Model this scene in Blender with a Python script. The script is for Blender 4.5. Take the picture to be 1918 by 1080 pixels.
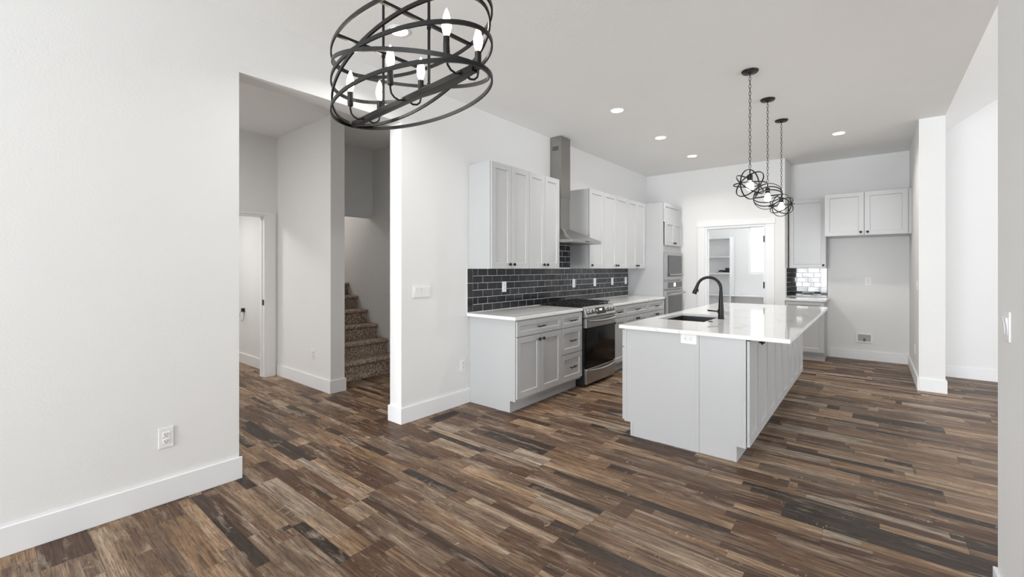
import bpy, bmesh, math, random
from mathutils import Vector, Matrix
random.seed(7)
for o in list(bpy.data.objects): bpy.data.objects.remove(o)
SC = bpy.context.scene
COL = SC.collection
PI = math.pi

# ------------------------------------------------------------------ camera
cam = bpy.data.cameras.new('camera'); camo = bpy.data.objects.new('camera', cam); COL.objects.link(camo)
cam.sensor_fit = 'HORIZONTAL'; cam.sensor_width = 36.0
cam.lens = 825.62 / 1918 * 36
cam.shift_y = -(540 - 501.96) / 1918
camo.location = (0, 0, 1.38)
camo.rotation_euler = (PI / 2, 0, math.radians(39.3272))
cam.clip_start = 0.05
SC.camera = camo

# ------------------------------------------------------------------ light and exposure
SC.view_settings.view_transform = 'Standard'; SC.view_settings.look = 'None'
SC.view_settings.gamma = 1; SC.view_settings.exposure = 1.2
W = bpy.data.worlds.new('sky'); SC.world = W; W.use_nodes = True
bg = W.node_tree.nodes['Background']; bg.inputs[0].default_value = (.93, .96, 1, 1); bg.inputs[1].default_value = 1.3

def area(name, loc, rot, sx, sy, power, col=(1, 1, 1), spread=PI):
    l = bpy.data.lights.new(name, 'AREA'); l.shape = 'RECTANGLE'; l.size = sx; l.size_y = sy
    l.energy = power; l.color = col; l.spread = spread
    o = bpy.data.objects.new(name, l); COL.objects.link(o); o.location = loc; o.rotation_euler = rot
    return o
# daylight through the glazed doors behind the camera, the living room windows and the hall door, then four added fills
UP = PI / 2 + math.radians(20)      # a good part of the daylight comes up off the pale ground
area('daylight_patio_doors', (-1.95, -5.7, 1.25), (UP, 0, 0), 2.1, 2.2, 104, (.93, .965, 1), math.radians(135))
area('daylight_living_rear', (3.4, -5.7, 1.6), (UP, 0, 0), 4.2, 2.4, 64, (.93, .965, 1))
area('daylight_living_side', (6.35, 3.6, 1.5), (UP, 0, PI / 2), 5.0, 2.1, 56, (.96, .98, 1))
area('daylight_hall_door', (-5.15, -2.0, 1.05), (PI / 2, 0, 0), 1.1, 2.0, 1.6, (1, .965, .92), math.radians(80))
area('hall_fill', (-4.6, .6, 3.0), (0, 0, 0), .3, .3, 9, (1, .95, .9))  # added fill, no fixture here: lifts the general level in the hall
area('stair_fill', (-7.2, 3.1, 3.0), (0, 0, 0), .5, .5, 6, (1, .95, .9))  # added unseen fill that brightens the stairwell from above
area('pantry_fill', (-1.6, 8.8, 3.0), (0, 0, 0), .5, .5, 4.5, (1, .99, .97))  # added fill to brighten the pantry interior, not a known lamp
area('bathroom_fill', (-6.9, 1.3, 2.4), (0, 0, 0), .5, .5, 12, (1, .98, .95))  # added unseen fill so the bathroom doorway reads bright white

# ------------------------------------------------------------------ materials
def new_mat(name):
    m = bpy.data.materials.new(name); m.use_nodes = True
    nt = m.node_tree; b = nt.nodes['Principled BSDF']
    return m, nt, b
def s2l(c):
    return tuple(((x / 255) / 12.92 if x / 255 <= .04045 else ((x / 255 + .055) / 1.055) ** 2.4) for x in c) + (1,)
def mat(name, rgb, rough=.5, metal=0, noise=0, nscale=20, bump=0, bscale=200, spec=.5, coat=0):
    m, nt, b = new_mat(name)
    col = s2l(rgb); N = nt.nodes; L = nt.links
    b.inputs['Roughness'].default_value = rough; b.inputs['Metallic'].default_value = metal
    b.inputs['Specular IOR Level'].default_value = spec; b.inputs['Coat Weight'].default_value = coat
    tc = N.new('ShaderNodeTexCoord')
    n = N.new('ShaderNodeTexNoise'); n.inputs['Scale'].default_value = nscale; n.inputs['Detail'].default_value = 4
    L.new(tc.outputs['Object'], n.inputs['Vector'])
    mx = N.new('ShaderNodeMix'); mx.data_type = 'RGBA'
    mx.inputs['A'].default_value = tuple(c * (1 - noise) for c in col[:3]) + (1,)
    mx.inputs['B'].default_value = tuple(min(1, c * (1 + noise)) for c in col[:3]) + (1,)
    L.new(n.outputs['Fac'], mx.inputs['Factor']); L.new(mx.outputs['Result'], b.inputs['Base Color'])
    if bump:
        n2 = N.new('ShaderNodeTexNoise'); n2.inputs['Scale'].default_value = bscale; n2.inputs['Detail'].default_value = 3
        L.new(tc.outputs['Object'], n2.inputs['Vector'])
        bp = N.new('ShaderNodeBump'); bp.inputs['Strength'].default_value = bump; bp.inputs['Distance'].default_value = .002
        L.new(n2.outputs['Fac'], bp.inputs['Height']); L.new(bp.outputs['Normal'], b.inputs['Normal'])
    return m
def emit(name, rgb, s):
    m, nt, b = new_mat(name)
    b.inputs['Base Color'].default_value = (1, 1, 1, 1)
    b.inputs['Emission Color'].default_value = s2l(rgb); b.inputs['Emission Strength'].default_value = s
    return m
M_WALL = mat('wall_paint', (234, 234.3, 233.5), .75, noise=.01, nscale=3, bump=.25, bscale=90)
M_CEIL = mat('ceiling_paint', (245, 245, 244), .85, noise=.015, nscale=5, bump=.5, bscale=45)
M_TRIM = mat('white_trim_paint', (240, 241, 242), .4, noise=.005)
M_CAB = mat('grey_cabinet_paint', (190, 191, 192), .32, noise=.012, nscale=8)
M_CABIN = mat('cabinet_gap_shadow', (60, 60, 62), .8)
M_BLACK = mat('black_metal', (17, 17, 18), .38, metal=.3, noise=.05)
M_BLACKM = mat('matte_black', (18, 18, 19), .45, noise=.05)
M_STEEL = mat('brushed_steel', (175, 174, 172), .28, metal=1, noise=.04, nscale=60, bump=.05, bscale=400)
M_STEELD = mat('hood_steel', (158, 156, 153), .3, metal=1, noise=.04, nscale=60)
M_GLASSB = mat('black_oven_glass', (6, 6, 7), .08, noise=.02, spec=.25)
M_GLASSG = mat('grey_oven_glass', (70, 71, 74), .15, noise=.02)
M_IRON = mat('cast_iron', (20, 20, 21), .55, noise=.1, bump=.2)
M_SINK = mat('dark_sink_composite', (30, 31, 33), .4, noise=.08, nscale=200)
M_TILE = mat('charcoal_glazed_tile', (44, 46, 50), .08, noise=.06, nscale=6)
M_GROUT = mat('light_grout', (232, 232, 230), .9, noise=.03, nscale=80)
M_PLAST = mat('white_plastic', (240, 240, 240), .35, noise=.005)
M_SLOT = mat('dark_slot', (50, 50, 50), .6)
M_BULB = emit('lit_bulb', (255, 244, 226), 10)
M_BULBP = emit('lit_globe_bulb', (255, 244, 228), 12)
M_CAN = emit('lit_downlight', (255, 250, 240), 5)
M_DISP = emit('display_digits', (210, 225, 240), 1.2)
M_VENT = mat('brown_floor_register', (72, 60, 50), .5, metal=.3, noise=.05)
M_SNOW = mat('pale_ground', (205, 212, 218), .9, noise=.06, nscale=.4)
M_HILL = mat('far_hill', (222, 230, 238), .95, noise=.2, nscale=.2)
M_BRASS = mat('brass_valve', (120, 112, 100), .3, metal=1)
M_PAPER = mat('white_paper', (215, 215, 212), .8)

def quartz():
    m, nt, b = new_mat('white_quartz'); N = nt.nodes; L = nt.links
    tc = N.new('ShaderNodeTexCoord')
    n = N.new('ShaderNodeTexNoise'); n.inputs['Scale'].default_value = .8; n.inputs['Detail'].default_value = 3; n.inputs['Distortion'].default_value = 1.2
    L.new(tc.outputs['Object'], n.inputs['Vector'])
    r = N.new('ShaderNodeValToRGB'); e = r.color_ramp.elements
    e[0].position = .493; e[0].color = s2l((240, 240, 239)); e[1].position = .5; e[1].color = s2l((222, 221, 219))
    k = e.new(.507); k.color = s2l((240, 240, 239))
    L.new(n.outputs['Fac'], r.inputs['Fac']); L.new(r.outputs['Color'], b.inputs['Base Color'])
    b.inputs['Roughness'].default_value = .05; b.inputs['Specular IOR Level'].default_value = .75
    return m
M_QUARTZ = quartz()

def carpet():
    m, nt, b = new_mat('flecked_carpet'); N = nt.nodes; L = nt.links
    tc = N.new('ShaderNodeTexCoord')
    n = N.new('ShaderNodeTexNoise'); n.inputs['Scale'].default_value = 70; n.inputs['Detail'].default_value = 6; n.inputs['Roughness'].default_value = .75
    L.new(tc.outputs['Object'], n.inputs['Vector'])
    r = N.new('ShaderNodeValToRGB'); e = r.color_ramp.elements
    e[0].position = .38; e[0].color = s2l((72, 62, 57)); e[1].position = .62; e[1].color = s2l((238, 218, 200))
    k = e.new(.5); k.color = s2l((160, 142, 128))
    L.new(n.outputs['Fac'], r.inputs['Fac']); L.new(r.outputs['Color'], b.inputs['Base Color'])
    b.inputs['Roughness'].default_value = 1; b.inputs['Specular IOR Level'].default_value = .1
    bp = N.new('ShaderNodeBump'); bp.inputs['Strength'].default_value = .9; bp.inputs['Distance'].default_value = .006
    L.new(n.outputs['Fac'], bp.inputs['Height']); L.new(bp.outputs['Normal'], b.inputs['Normal'])
    return m
M_CARPET = carpet()

def floor_mat():
    m, nt, b = new_mat('mixed_plank_floor'); N = nt.nodes; L = nt.links
    def mth(op, a, c=None, d=None):
        n = N.new('ShaderNodeMath'); n.operation = op
        for i, v in enumerate((a, c, d)):
            if v is None: continue
            if isinstance(v, (int, float)): n.inputs[i].default_value = v
            else: L.new(v, n.inputs[i])
        return n.outputs[0]
    def comb(a, c, d=0.0):
        n = N.new('ShaderNodeCombineXYZ')
        for i, v in enumerate((a, c, d)):
            if isinstance(v, (int, float)): n.inputs[i].default_value = v
            else: L.new(v, n.inputs[i])
        return n.outputs[0]
    def wn(vec):
        n = N.new('ShaderNodeTexWhiteNoise'); n.noise_dimensions = '3D'; L.new(vec, n.inputs['Vector']); return n.outputs['Value']
    def noise(vec, sc, det=4, rough=.5, dist=0.0):
        n = N.new('ShaderNodeTexNoise'); n.inputs['Scale'].default_value = sc; n.inputs['Detail'].default_value = det
        n.inputs['Roughness'].default_value = rough; n.inputs['Distortion'].default_value = dist; L.new(vec, n.inputs['Vector']); return n.outputs['Fac']
    def ramp(f, pts, interp='LINEAR'):
        r = N.new('ShaderNodeValToRGB'); r.color_ramp.interpolation = interp; e = r.color_ramp.elements
        while len(e) < len(pts): e.new(.5)
        for k, (p, c) in zip(e, pts): k.position = p; k.color = s2l(c) if len(c) == 3 else c
        L.new(f, r.inputs['Fac']); return r.outputs['Color']
    def mix(f, a, c, mode='MIX'):
        n = N.new('ShaderNodeMix'); n.data_type = 'RGBA'; n.blend_type = mode
        for k, v in (('Factor', f), ('A', a), ('B', c)):
            if isinstance(v, (int, float)): n.inputs[k].default_value = v
            elif isinstance(v, tuple): n.inputs[k].default_value = v
            else: L.new(v, n.inputs[k])
        return n.outputs['Result']
    tc = N.new('ShaderNodeTexCoord'); sp = N.new('ShaderNodeSeparateXYZ'); L.new(tc.outputs['Object'], sp.inputs[0])
    x, y = sp.outputs[0], sp.outputs[1]
    PW = .19
    yj = mth('DIVIDE', y, PW); j = mth('FLOOR', yj); fy = mth('MULTIPLY', mth('SUBTRACT', yj, j), 3)
    hj = wn(comb(j, 3.3)); px = mth('DIVIDE', mth('ADD', x, mth('MULTIPLY', hj, 1.22)), 1.22); pj = mth('FLOOR', px)
    hb = wn(comb(j, pj, 1.7)); bcut = mth('ADD', mth('FLOOR', mth('MULTIPLY', hb, 2.25)), 1)           # 0,1,2,3 of three strips
    tri = mth('GREATER_THAN', wn(comb(pj, j, 6.2)), .62)
    sid = mth('ADD', mth('MULTIPLY', mth('GREATER_THAN', fy, bcut), mth('SUBTRACT', 1, tri)), mth('MULTIPLY', mth('FLOOR', fy), tri))
    key = mth('ADD', mth('MULTIPLY', j, 3), sid)
    hs = wn(comb(key, pj, 9.1))
    sx = mth('DIVIDE', mth('ADD', x, mth('MULTIPLY', hs, .7)), .62); sj = mth('FLOOR', sx)
    wide = mth('LESS_THAN', mth('ABSOLUTE', mth('SUBTRACT', mth('ADD', sid, bcut), 2)), .5)
    h = wn(comb(key, sj, pj)); h = mth('ADD', mth('MULTIPLY', h, mth('SUBTRACT', 1, mth('MULTIPLY', wide, .2))), mth('MULTIPLY', wide, .2)); h2 = wn(comb(sj, key, mth('ADD', pj, 5.5)))
    base = ramp(h, [(0, (72, 62, 56)), (.12, (86, 71, 61)), (.22, (116, 88, 69)), (.4, (146, 115, 90)), (.56, (158, 136, 117)),
                    (.72, (178, 145, 113)), (.86, (208, 177, 145)), (1, (206, 192, 176))])
    off = mth('MULTIPLY', h2, 31.0)
    gv = comb(mth('ADD', mth('MULTIPLY', x, .9), off), mth('MULTIPLY', y, 22), off)
    g1 = noise(gv, 2.2, 8, .68, .25)
    gv2 = comb(mth('ADD', mth('MULTIPLY', x, 3), off), mth('MULTIPLY', y, 120), off)
    g2 = noise(gv2, 1.5, 4, .6)
    bl = noise(comb(mth('ADD', mth('MULTIPLY', x, 1.3), off), mth('MULTIPLY', y, 9), off), 1.6, 7, .7, .5)
    c = mix(1.0, base, ramp(g1, [(.3, (138, 135, 133)), (.5, (226, 225, 224)), (.66, (255, 254, 252))]), 'MULTIPLY')
    c = mix(1.0, c, ramp(g2, [(.3, (168, 164, 161)), (.6, (255, 255, 255))]), 'MULTIPLY')
    sp_ = noise(comb(mth('ADD', mth('MULTIPLY', x, 4.5), off), mth('MULTIPLY', y, 50), off), 2.2, 8, .8, .2)
    c = mix(1.0, c, ramp(sp_, [(.34, (128, 122, 118)), (.5, (232, 230, 228)), (.66, (255, 255, 255))]), 'MULTIPLY')
    c = mix(mth('MULTIPLY', ramp(bl, [(.5, (0, 0, 0)), (.7, (255, 255, 255))]), .62), c, s2l((74, 62, 55)))
    c = mix(mth('MULTIPLY', ramp(bl, [(.28, (255, 255, 255)), (.47, (0, 0, 0))]), .5), c, s2l((222, 206, 186)))
    # saw marks: pale short nicks across some strips
    nk = noise(comb(mth('MULTIPLY', x, 55), mth('MULTIPLY', y, 16), off), 1.2, 3, .6, .4)
    msk = noise(comb(mth('MULTIPLY', x, 2.5), mth('MULTIPLY', y, 9), mth('ADD', off, 4)), 1.4, 3)
    nkf = mth('MULTIPLY', ramp(nk, [(.6, (0, 0, 0)), (.66, (255, 255, 255))]), ramp(msk, [(.58, (0, 0, 0)), (.64, (255, 255, 255))]))
    c = mix(mth('MULTIPLY', nkf, .45), c, s2l((206, 188, 166)))
    fx = mth('SUBTRACT', px, pj)
    e1 = mth('LESS_THAN', mth('SUBTRACT', yj, j), .012); e2 = mth('LESS_THAN', fx, .0018)
    edge = mth('MAXIMUM', e1, e2)
    c = mix(mth('MULTIPLY', edge, .55), c, s2l((40, 33, 29)))
    c = mix(1.0, c, (1.0, .975, .95, 1), 'MULTIPLY')
    L.new(c, b.inputs['Base Color'])
    b.inputs['Roughness'].default_value = .46; b.inputs['Specular IOR Level'].default_value = .27
    bp = N.new('ShaderNodeBump'); bp.inputs['Strength'].default_value = .2; bp.inputs['Distance'].default_value = .001
    L.new(g1, bp.inputs['Height']); L.new(bp.outputs['Normal'], b.inputs['Normal'])
    return m
M_FLOOR = floor_mat()

# ------------------------------------------------------------------ helpers
def BM(): return bmesh.new()
def box(bm, x0, x1, y0, y1, z0, z1):
    v = [bm.verts.new(p) for p in ((x0, y0, z0), (x1, y0, z0), (x1, y1, z0), (x0, y1, z0), (x0, y0, z1), (x1, y0, z1), (x1, y1, z1), (x0, y1, z1))]
    for f in ((0, 3, 2, 1), (4, 5, 6, 7), (0, 1, 5, 4), (1, 2, 6, 5), (2, 3, 7, 6), (3, 0, 4, 7)): bm.faces.new([v[i] for i in f])
    return bm
def prism(bm, pts, a, c, fn):
    """polygon pts (2D) extruded from a to c; fn(p, t) gives the 3D point"""
    A = [bm.verts.new(fn(p, a)) for p in pts]; B = [bm.verts.new(fn(p, c)) for p in pts]
    bm.faces.new(A); bm.faces.new(B[::-1])
    for i in range(len(pts)): bm.faces.new([A[i], A[(i + 1) % len(pts)], B[(i + 1) % len(pts)], B[i]])
def tube(bm, pts, r, seg=10, closed=False, radii=None):
    P = [Vector(p) for p in pts]; n = len(P); rings = []; up = None
    for i in range(n):
        if closed: t = P[(i + 1) % n] - P[(i - 1) % n]
        else: t = P[min(i + 1, n - 1)] - P[max(i - 1, 0)]
        t.normalize()
        if up is None: up = t.orthogonal().normalized()
        else:
            up = (up - t * up.dot(t))
            up = up.normalized() if up.length > 1e-6 else t.orthogonal().normalized()
        s = t.cross(up); rr = radii[i] if radii else r
        rings.append([bm.verts.new(P[i] + (up * math.cos(2 * PI * k / seg) + s * math.sin(2 * PI * k / seg)) * rr) for k in range(seg)])
    m = n if closed else n - 1
    for i in range(m):
        a, c = rings[i], rings[(i + 1) % n]
        for k in range(seg): bm.faces.new([a[k], a[(k + 1) % seg], c[(k + 1) % seg], c[k]])
    if not closed: bm.faces.new(rings[0][::-1]); bm.faces.new(rings[-1])
def band(bm, pts, nrm, w, t):
    """closed flat bar: pts around a centre, nrm the ring normal, w along the normal, t radial"""
    P = [Vector(p) for p in pts]; n = len(P); nrm = Vector(nrm).normalized(); rings = []
    for i in range(n):
        tg = (P[(i + 1) % n] - P[i - 1]).normalized(); rad = tg.cross(nrm).normalized()
        rings.append([bm.verts.new(P[i] + rad * a * t / 2 + nrm * c * w / 2) for a, c in ((1, 1), (1, -1), (-1, -1), (-1, 1))])
    for i in range(n):
        a, c = rings[i], rings[(i + 1) % n]
        for k in range(4): bm.faces.new([a[k], a[(k + 1) % 4], c[(k + 1) % 4], c[k]])
def lathe(bm, prof, M, seg=20):
    """prof: (radius, height) pairs; M: Matrix taking z as the axis"""
    rings = []
    for r, z in prof:
        rings.append([bm.verts.new(M @ Vector((max(r, 1e-4) * math.cos(2 * PI * k / seg), max(r, 1e-4) * math.sin(2 * PI * k / seg), z))) for k in range(seg)])
    for a, c in zip(rings, rings[1:]):
        for k in range(seg): bm.faces.new([a[k], a[(k + 1) % seg], c[(k + 1) % seg], c[k]])
    bm.faces.new(rings[0][::-1]); bm.faces.new(rings[-1])
def at(p, axis=(0, 0, 1)):
    q = Vector((0, 0, 1)).rotation_difference(Vector(axis).normalized())
    return Matrix.Translation(Vector(p)) @ q.to_matrix().to_4x4()
def wloc(o):
    v = Vector((0, 0, 0))
    while o is not None: v += Vector(o.location); o = o.parent
    return v
def obj(name, bm, m, parent=None, bevel=0, smooth=False, origin=None, seg=2):
    bmesh.ops.recalc_face_normals(bm, faces=bm.faces[:])
    off = wloc(parent) if parent else (Vector(origin) if origin else Vector((0, 0, 0)))
    bmesh.ops.translate(bm, verts=bm.verts[:], vec=-off)
    me = bpy.data.meshes.new(name); bm.to_mesh(me); bm.free(); me.materials.append(m)
    o = bpy.data.objects.new(name, me); COL.objects.link(o)
    if parent: o.parent = parent
    elif origin: o.location = origin
    if smooth:
        for p in me.polygons: p.use_smooth = True
        me.set_sharp_from_angle(angle=math.radians(40))
    if bevel:
        md = o.modifiers.new('bevel', 'BEVEL'); md.width = bevel; md.segments = seg; md.limit_method = 'ANGLE'; md.angle_limit = math.radians(40)
    return o
def tag(o, label, cat, group=None):
    o['label'] = label; o['category'] = cat
    if group: o['group'] = group
    return o
def thing(name, label, cat, loc, group=None):
    o = bpy.data.objects.new(name, None); o.empty_display_size = .05; COL.objects.link(o); o.location = loc
    return tag(o, label, cat, group)
def struct(name, bm, m, bevel=0, parent=None):
    o = obj(name, bm, m, parent, bevel)
    if not parent: o['kind'] = 'structure'
    return o
def dup(root, loc, label, group=None):
    r = root.copy(); COL.objects.link(r); r.location = loc; r['label'] = label
    if group: r['group'] = group
    def kids(src, dst):
        for ch in list(src.children):
            c = ch.copy(); COL.objects.link(c); c.parent = dst; kids(ch, c)
    kids(root, r)
    return r

# ------------------------------------------------------------------ setting
ZC = 3.062; XW = -3.227; XB = -3.395; YB = 7.867; YA = 8.491; XR = .4; XR2 = .615; BH = .142; BT = .015
struct('floor', box(BM(), -8.6, 7, -6.2, 10.2, -.1, 0), M_FLOOR)
struct('ceiling', box(BM(), -8.6, XR2, -6.2, 10.2, ZC, ZC + .12), M_CEIL)
def vpt(p, t): return (p[0], t, p[1])
b = BM(); XV = 3.5; ZV = ZC + (XV - XR2) * .67
prism(b, [(XR2, ZC), (XV, ZV), (6.5, ZC + .05), (6.5, ZC + .2), (XV, ZV + .15), (XR2, ZC + .15)], -6, YB, vpt)
struct('ceiling_vault', b, M_CEIL)
# left wall, with the cased opening to the hall
struct('wall_left', box(BM(), XB, XW - .0015, -6, 1.106, 0, ZC), M_WALL)
struct('wall_left_header', box(BM(), XB, XW - .0015, 1.106, 2.396, 2.67, ZC), M_WALL)
struct('wall_kitchen', box(BM(), XB, XW - .0015, 2.396, YB, 0, ZC), M_WALL)
# rear wall behind the camera with patio doors
b = BM(); box(b, XB, -3.0, -6.1, -6, 0, ZC); box(b, .1, XR2, -6.1, -6, 0, ZC); box(b, -3.0, .1, -6.1, -6, 2.45, ZC)
box(b, XR2, 1.2, -6.1, -6, 0, ZC); box(b, 5.6, 6.5, -6.1, -6, 0, ZC)
box(b, 1.2, 5.6, -6.1, -6, 0, .3); box(b, 1.2, 5.6, -6.1, -6, 2.9, ZC)
prism(b, [(XR2, ZC), (XV, ZV), (6.5, ZC)], -6.1, -6, vpt)
struct('wall_rear', b, M_WALL)
b = BM()
for x in (-3.0, -1.48, .06): box(b, x - .04, x + .04, -6.06, -6, 0, 2.45)
box(b, -3.0, .06, -6.06, -6, 2.37, 2.45); box(b, -3.0, .06, -6.06, -6, 0, .08)
struct('window_1', b, M_TRIM)
b = BM()
for x in (1.2, 2.66, 4.13, 5.6): box(b, x - .04, x + .04, -6.06, -6, .3, 2.9)
box(b, 1.2, 5.6, -6.06, -6, 2.82, 2.9); box(b, 1.2, 5.6, -6.06, -6, .3, .38)
struct('window_2', b, M_TRIM)
# living room
b = BM(); prism(b, [(XR2, 0), (6.5, 0), (6.5, ZC + .05), (XV, ZV), (XR2, ZC)], YB, YB + .12, vpt)
struct('wall_living_far', b, M_WALL)
b = BM(); box(b, 6.5, 6.6, -6, -.4, 0, ZC + .1); box(b, 6.5, 6.6, 5.2, YB, 0, ZC + .1); box(b, 6.5, 6.6, -.4, 5.2, 0, .4); box(b, 6.5, 6.6, -.4, 5.2, 2.6, ZC + .1)
struct('wall_living_right', b, M_WALL)
# right wall: near stretch, and the stub beside the fridge recess
struct('wall_right', box(BM(), XR, XR2, -6, 2.69, 0, ZC + .005), M_WALL)
struct('wall_right_stub', box(BM(), XR, XR2, 6.77, YA + .12, 0, ZC + .005), M_WALL)
# back wall with the pantry doorway; recess walls
b = BM(); box(b, XB, -2.19, YB, YB + .12, 0, ZC); box(b, -1.316, -1.045, YB, YB + .12, 0, ZC); box(b, -2.19, -1.316, YB, YB + .12, 2.06, ZC)
struct('wall_back', b, M_WALL)
struct('wall_recess_side', box(BM(), -1.165, -1.045, YB + .12, YA + .12, 0, ZC), M_WALL)
struct('wall_recess_back', box(BM(), -1.045, XR, YA, YA + .12, 0, ZC), M_WALL)
# pantry
YP = 9.75
b = BM(); WX0, WX1, WZ0, WZ1 = -1.93, -1.02, 1.26, 2.5
box(b, -3.5, WX0, YP, YP + .15, 0, ZC); box(b, WX1, -.5, YP, YP + .15, 0, ZC); box(b, WX0, WX1, YP, YP + .15, 0, WZ0); box(b, WX0, WX1, YP, YP + .15, WZ1, ZC)
struct('wall_pantry_back', b, M_WALL)
struct('wall_pantry_left', box(BM(), -6.1, -6, YB + .12, YP, 0, ZC), M_WALL)
struct('wall_pantry_right', box(BM(), -.92, -.8, YA + .12, YP, 0, ZC), M_WALL)
b = BM()
for a in ((WX0, WX0 + .05, WZ0, WZ1), (WX1 - .05, WX1, WZ0, WZ1), (WX0 + .05, WX1 - .05, WZ0, WZ0 + .05), (WX0 + .05, WX1 - .05, WZ1 - .05, WZ1)): box(b, a[0], a[1], YP + .05, YP + .1, a[2], a[3])
w1 = struct('window_3', b, M_TRIM)
gm, nt, gb = new_mat('window_glass'); gb.inputs['Roughness'].default_value = .02; gb.inputs['Base Color'].default_value = (.9, .95, 1, 1)
tr_ = nt.nodes.new('ShaderNodeBsdfTransparent'); mx_ = nt.nodes.new('ShaderNodeMixShader'); mx_.inputs[0].default_value = .05
nt.links.new(tr_.outputs[0], mx_.inputs[1]); nt.links.new(gb.outputs[0], mx_.inputs[2]); nt.links.new(mx_.outputs[0], nt.nodes['Material Output'].inputs[0])
obj('pane', box(BM(), WX0 + .05, WX1 - .05, YP + .07, YP + .074, WZ0 + .05, WZ1 - .05), gm, w1)
# outside: pale ground and a far ridge
o = struct('ground_outside', box(BM(), -150, 150, 12, 240, -.9, -.6), M_SNOW)
b = BM(); pts = [(-120, -1)]
for i in range(41): pts.append((-120 + 6 * i, 2.5 + 2 * math.sin(i * .9) + 1.5 * math.sin(i * 2.3 + 1)))
pts.append((120, -1)); prism(b, pts, 225, 235, vpt)
struct('hills_outside', b, M_HILL)
# hall, bathroom and stairwell walls
XH = -5.955
b = BM(); box(b, XH, -4.617, 2.487, 2.652, 0, ZC); struct('wall_hall_end', b, M_WALL)
b = BM(); box(b, XH - .13, XH, -2.6, 1.45, 0, ZC); box(b, XH - .13, XH, 2.345, 2.652, 0, ZC); box(b, XH - .13, XH, 1.45, 2.345, 2.06, ZC)
struct('wall_hall_side', b, M_WALL)
struct('wall_hall_near', box(BM(), XH, XB, -2.6, -2.5, 2.1, ZC), M_WALL)
b = BM(); box(b, -8.4, XH - .13, 2.487, 2.652, 0, ZC); struct('wall_bathroom_end', b, M_WALL)
b = BM(); box(b, -8.5, -8.4, -.5, 2.652, 0, ZC); box(b, -8.4, XH - .13, -.6, -.5, 0, ZC); struct('wall_bathroom_side', b, M_WALL)
struct('wall_stairs', box(BM(), -8.4, XB, 3.63, 3.75, 0, ZC), M_WALL)
struct('wall_stairs_header', box(BM(), -5.68, -5.56, 2.652, 3.63, 2.1, ZC), M_WALL)
struct('wall_stairs_end', box(BM(), -8.5, -8.4, 2.652, 3.75, 0, ZC), M_WALL)

# baseboards
def bb(name, segs):
    b = BM()
    for s in segs: box(b, s[0], s[1], s[2], s[3], 0, BH)
    return struct(name, b, M_TRIM, bevel=.003)
bb('baseboard_left', [(XW, XW + BT, -6, 1.106 + BT)])
bb('baseboard_left_pier', [(XW, XW + BT, 2.396 - BT, 3.246), (XB - BT, XW, 2.396 - BT, 2.396), (XB - BT, XB, 2.396, 3.6)])
bb('baseboard_recess', [(-.53, XR - BT, YA - BT, YA)])
bb('baseboard_right', [(XR - BT, XR, 6.77 - BT, YA), (XR, XR2 + BT, 6.77 - BT, 6.77), (XR2, XR2 + BT, 6.77, YB - BT)])
bb('baseboard_right_near', [(XR - BT, XR, -6, 2.69)])
bb('baseboard_living', [(XR2 + BT, 6.5, YB - BT, YB)])
bb('baseboard_hall', [(XH + .012, -4.617 + BT, 2.487 - BT, 2.487), (-4.617, -4.617 + BT, 2.487, 2.652 + BT), (XH + .11, -4.617, 2.652, 2.652 + BT)])
bb('baseboard_bathroom', [(-8.4, XH - .13, 2.487 - BT, 2.487)])
bb('baseboard_back', [(-2.60, -2.335, YB - BT, YB), (-1.184, -1.045, YB - BT, YB)])

# doorways
d = bpy.data.objects.new('door_1', None); COL.objects.link(d); d.location = (-1.75, YB, 0); d['kind'] = 'structure'
b = BM(); box(b, -2.323, -2.205, YB - .018, YB, 0, 2.078); box(b, -1.301, -1.184, YB - .018, YB, 0, 2.078)
box(b, -2.337, -1.17, YB - .024, YB, 2.078, 2.168); obj('door_casing', b, M_TRIM, d, .002)
b = BM(); box(b, -2.204, -2.175, YB - .006, YB + .126, 0, 2.06); box(b, -1.331, -1.302, YB - .006, YB + .126, 0, 2.06); box(b, -2.175, -1.331, YB - .006, YB + .126, 2.04, 2.077)
box(b, -2.175, -2.163, YB + .04, YB + .08, 0, 2.04); box(b, -2.163, -1.331, YB + .04, YB + .08, 2.028, 2.04)
obj('door_jamb', b, M_TRIM, d)
for z in (1.84, 1.115, .25):
    b = BM(); box(b, -1.3335, -1.331, YB - .006, YB + .035, z - .05, z + .05); tube(b, [(-1.326, YB - .013, z - .05), (-1.326, YB - .013, z + .05)], .009, 8); obj('hinge', b, M_BLACK, d)
d = bpy.data.objects.new('door_2', None); COL.objects.link(d); d.location = (XH, 1.9, 0); d['kind'] = 'structure'
b = BM(); box(b, XH, XH + .018, 2.345, 2.455, 0, 2.06); box(b, XH, XH + .018, 1.34, 1.45, 0, 2.06); box(b, XH, XH + .02, 1.33, 2.462, 2.05, 2.078)
obj('door_casing', b, M_TRIM, d, .002)
b = BM(); box(b, XH - .135, XH + .006, 2.325, 2.3445, 0, 2.055); box(b, XH - .135, XH + .006, 1.4505, 1.47, 0, 2.055); box(b, XH - .135, XH + .006, 1.47, 2.325, 2.03, 2.055); box(b, XH - .09, XH - .05, 2.313, 2.325, 0, 2.03)
obj('door_jamb', b, M_TRIM, d)
b = BM(); box(b, XH - .045, XH - .005, 2.320, 2.326, .91, .98); obj('strike_plate', b, M_BLACK, d)

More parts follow.
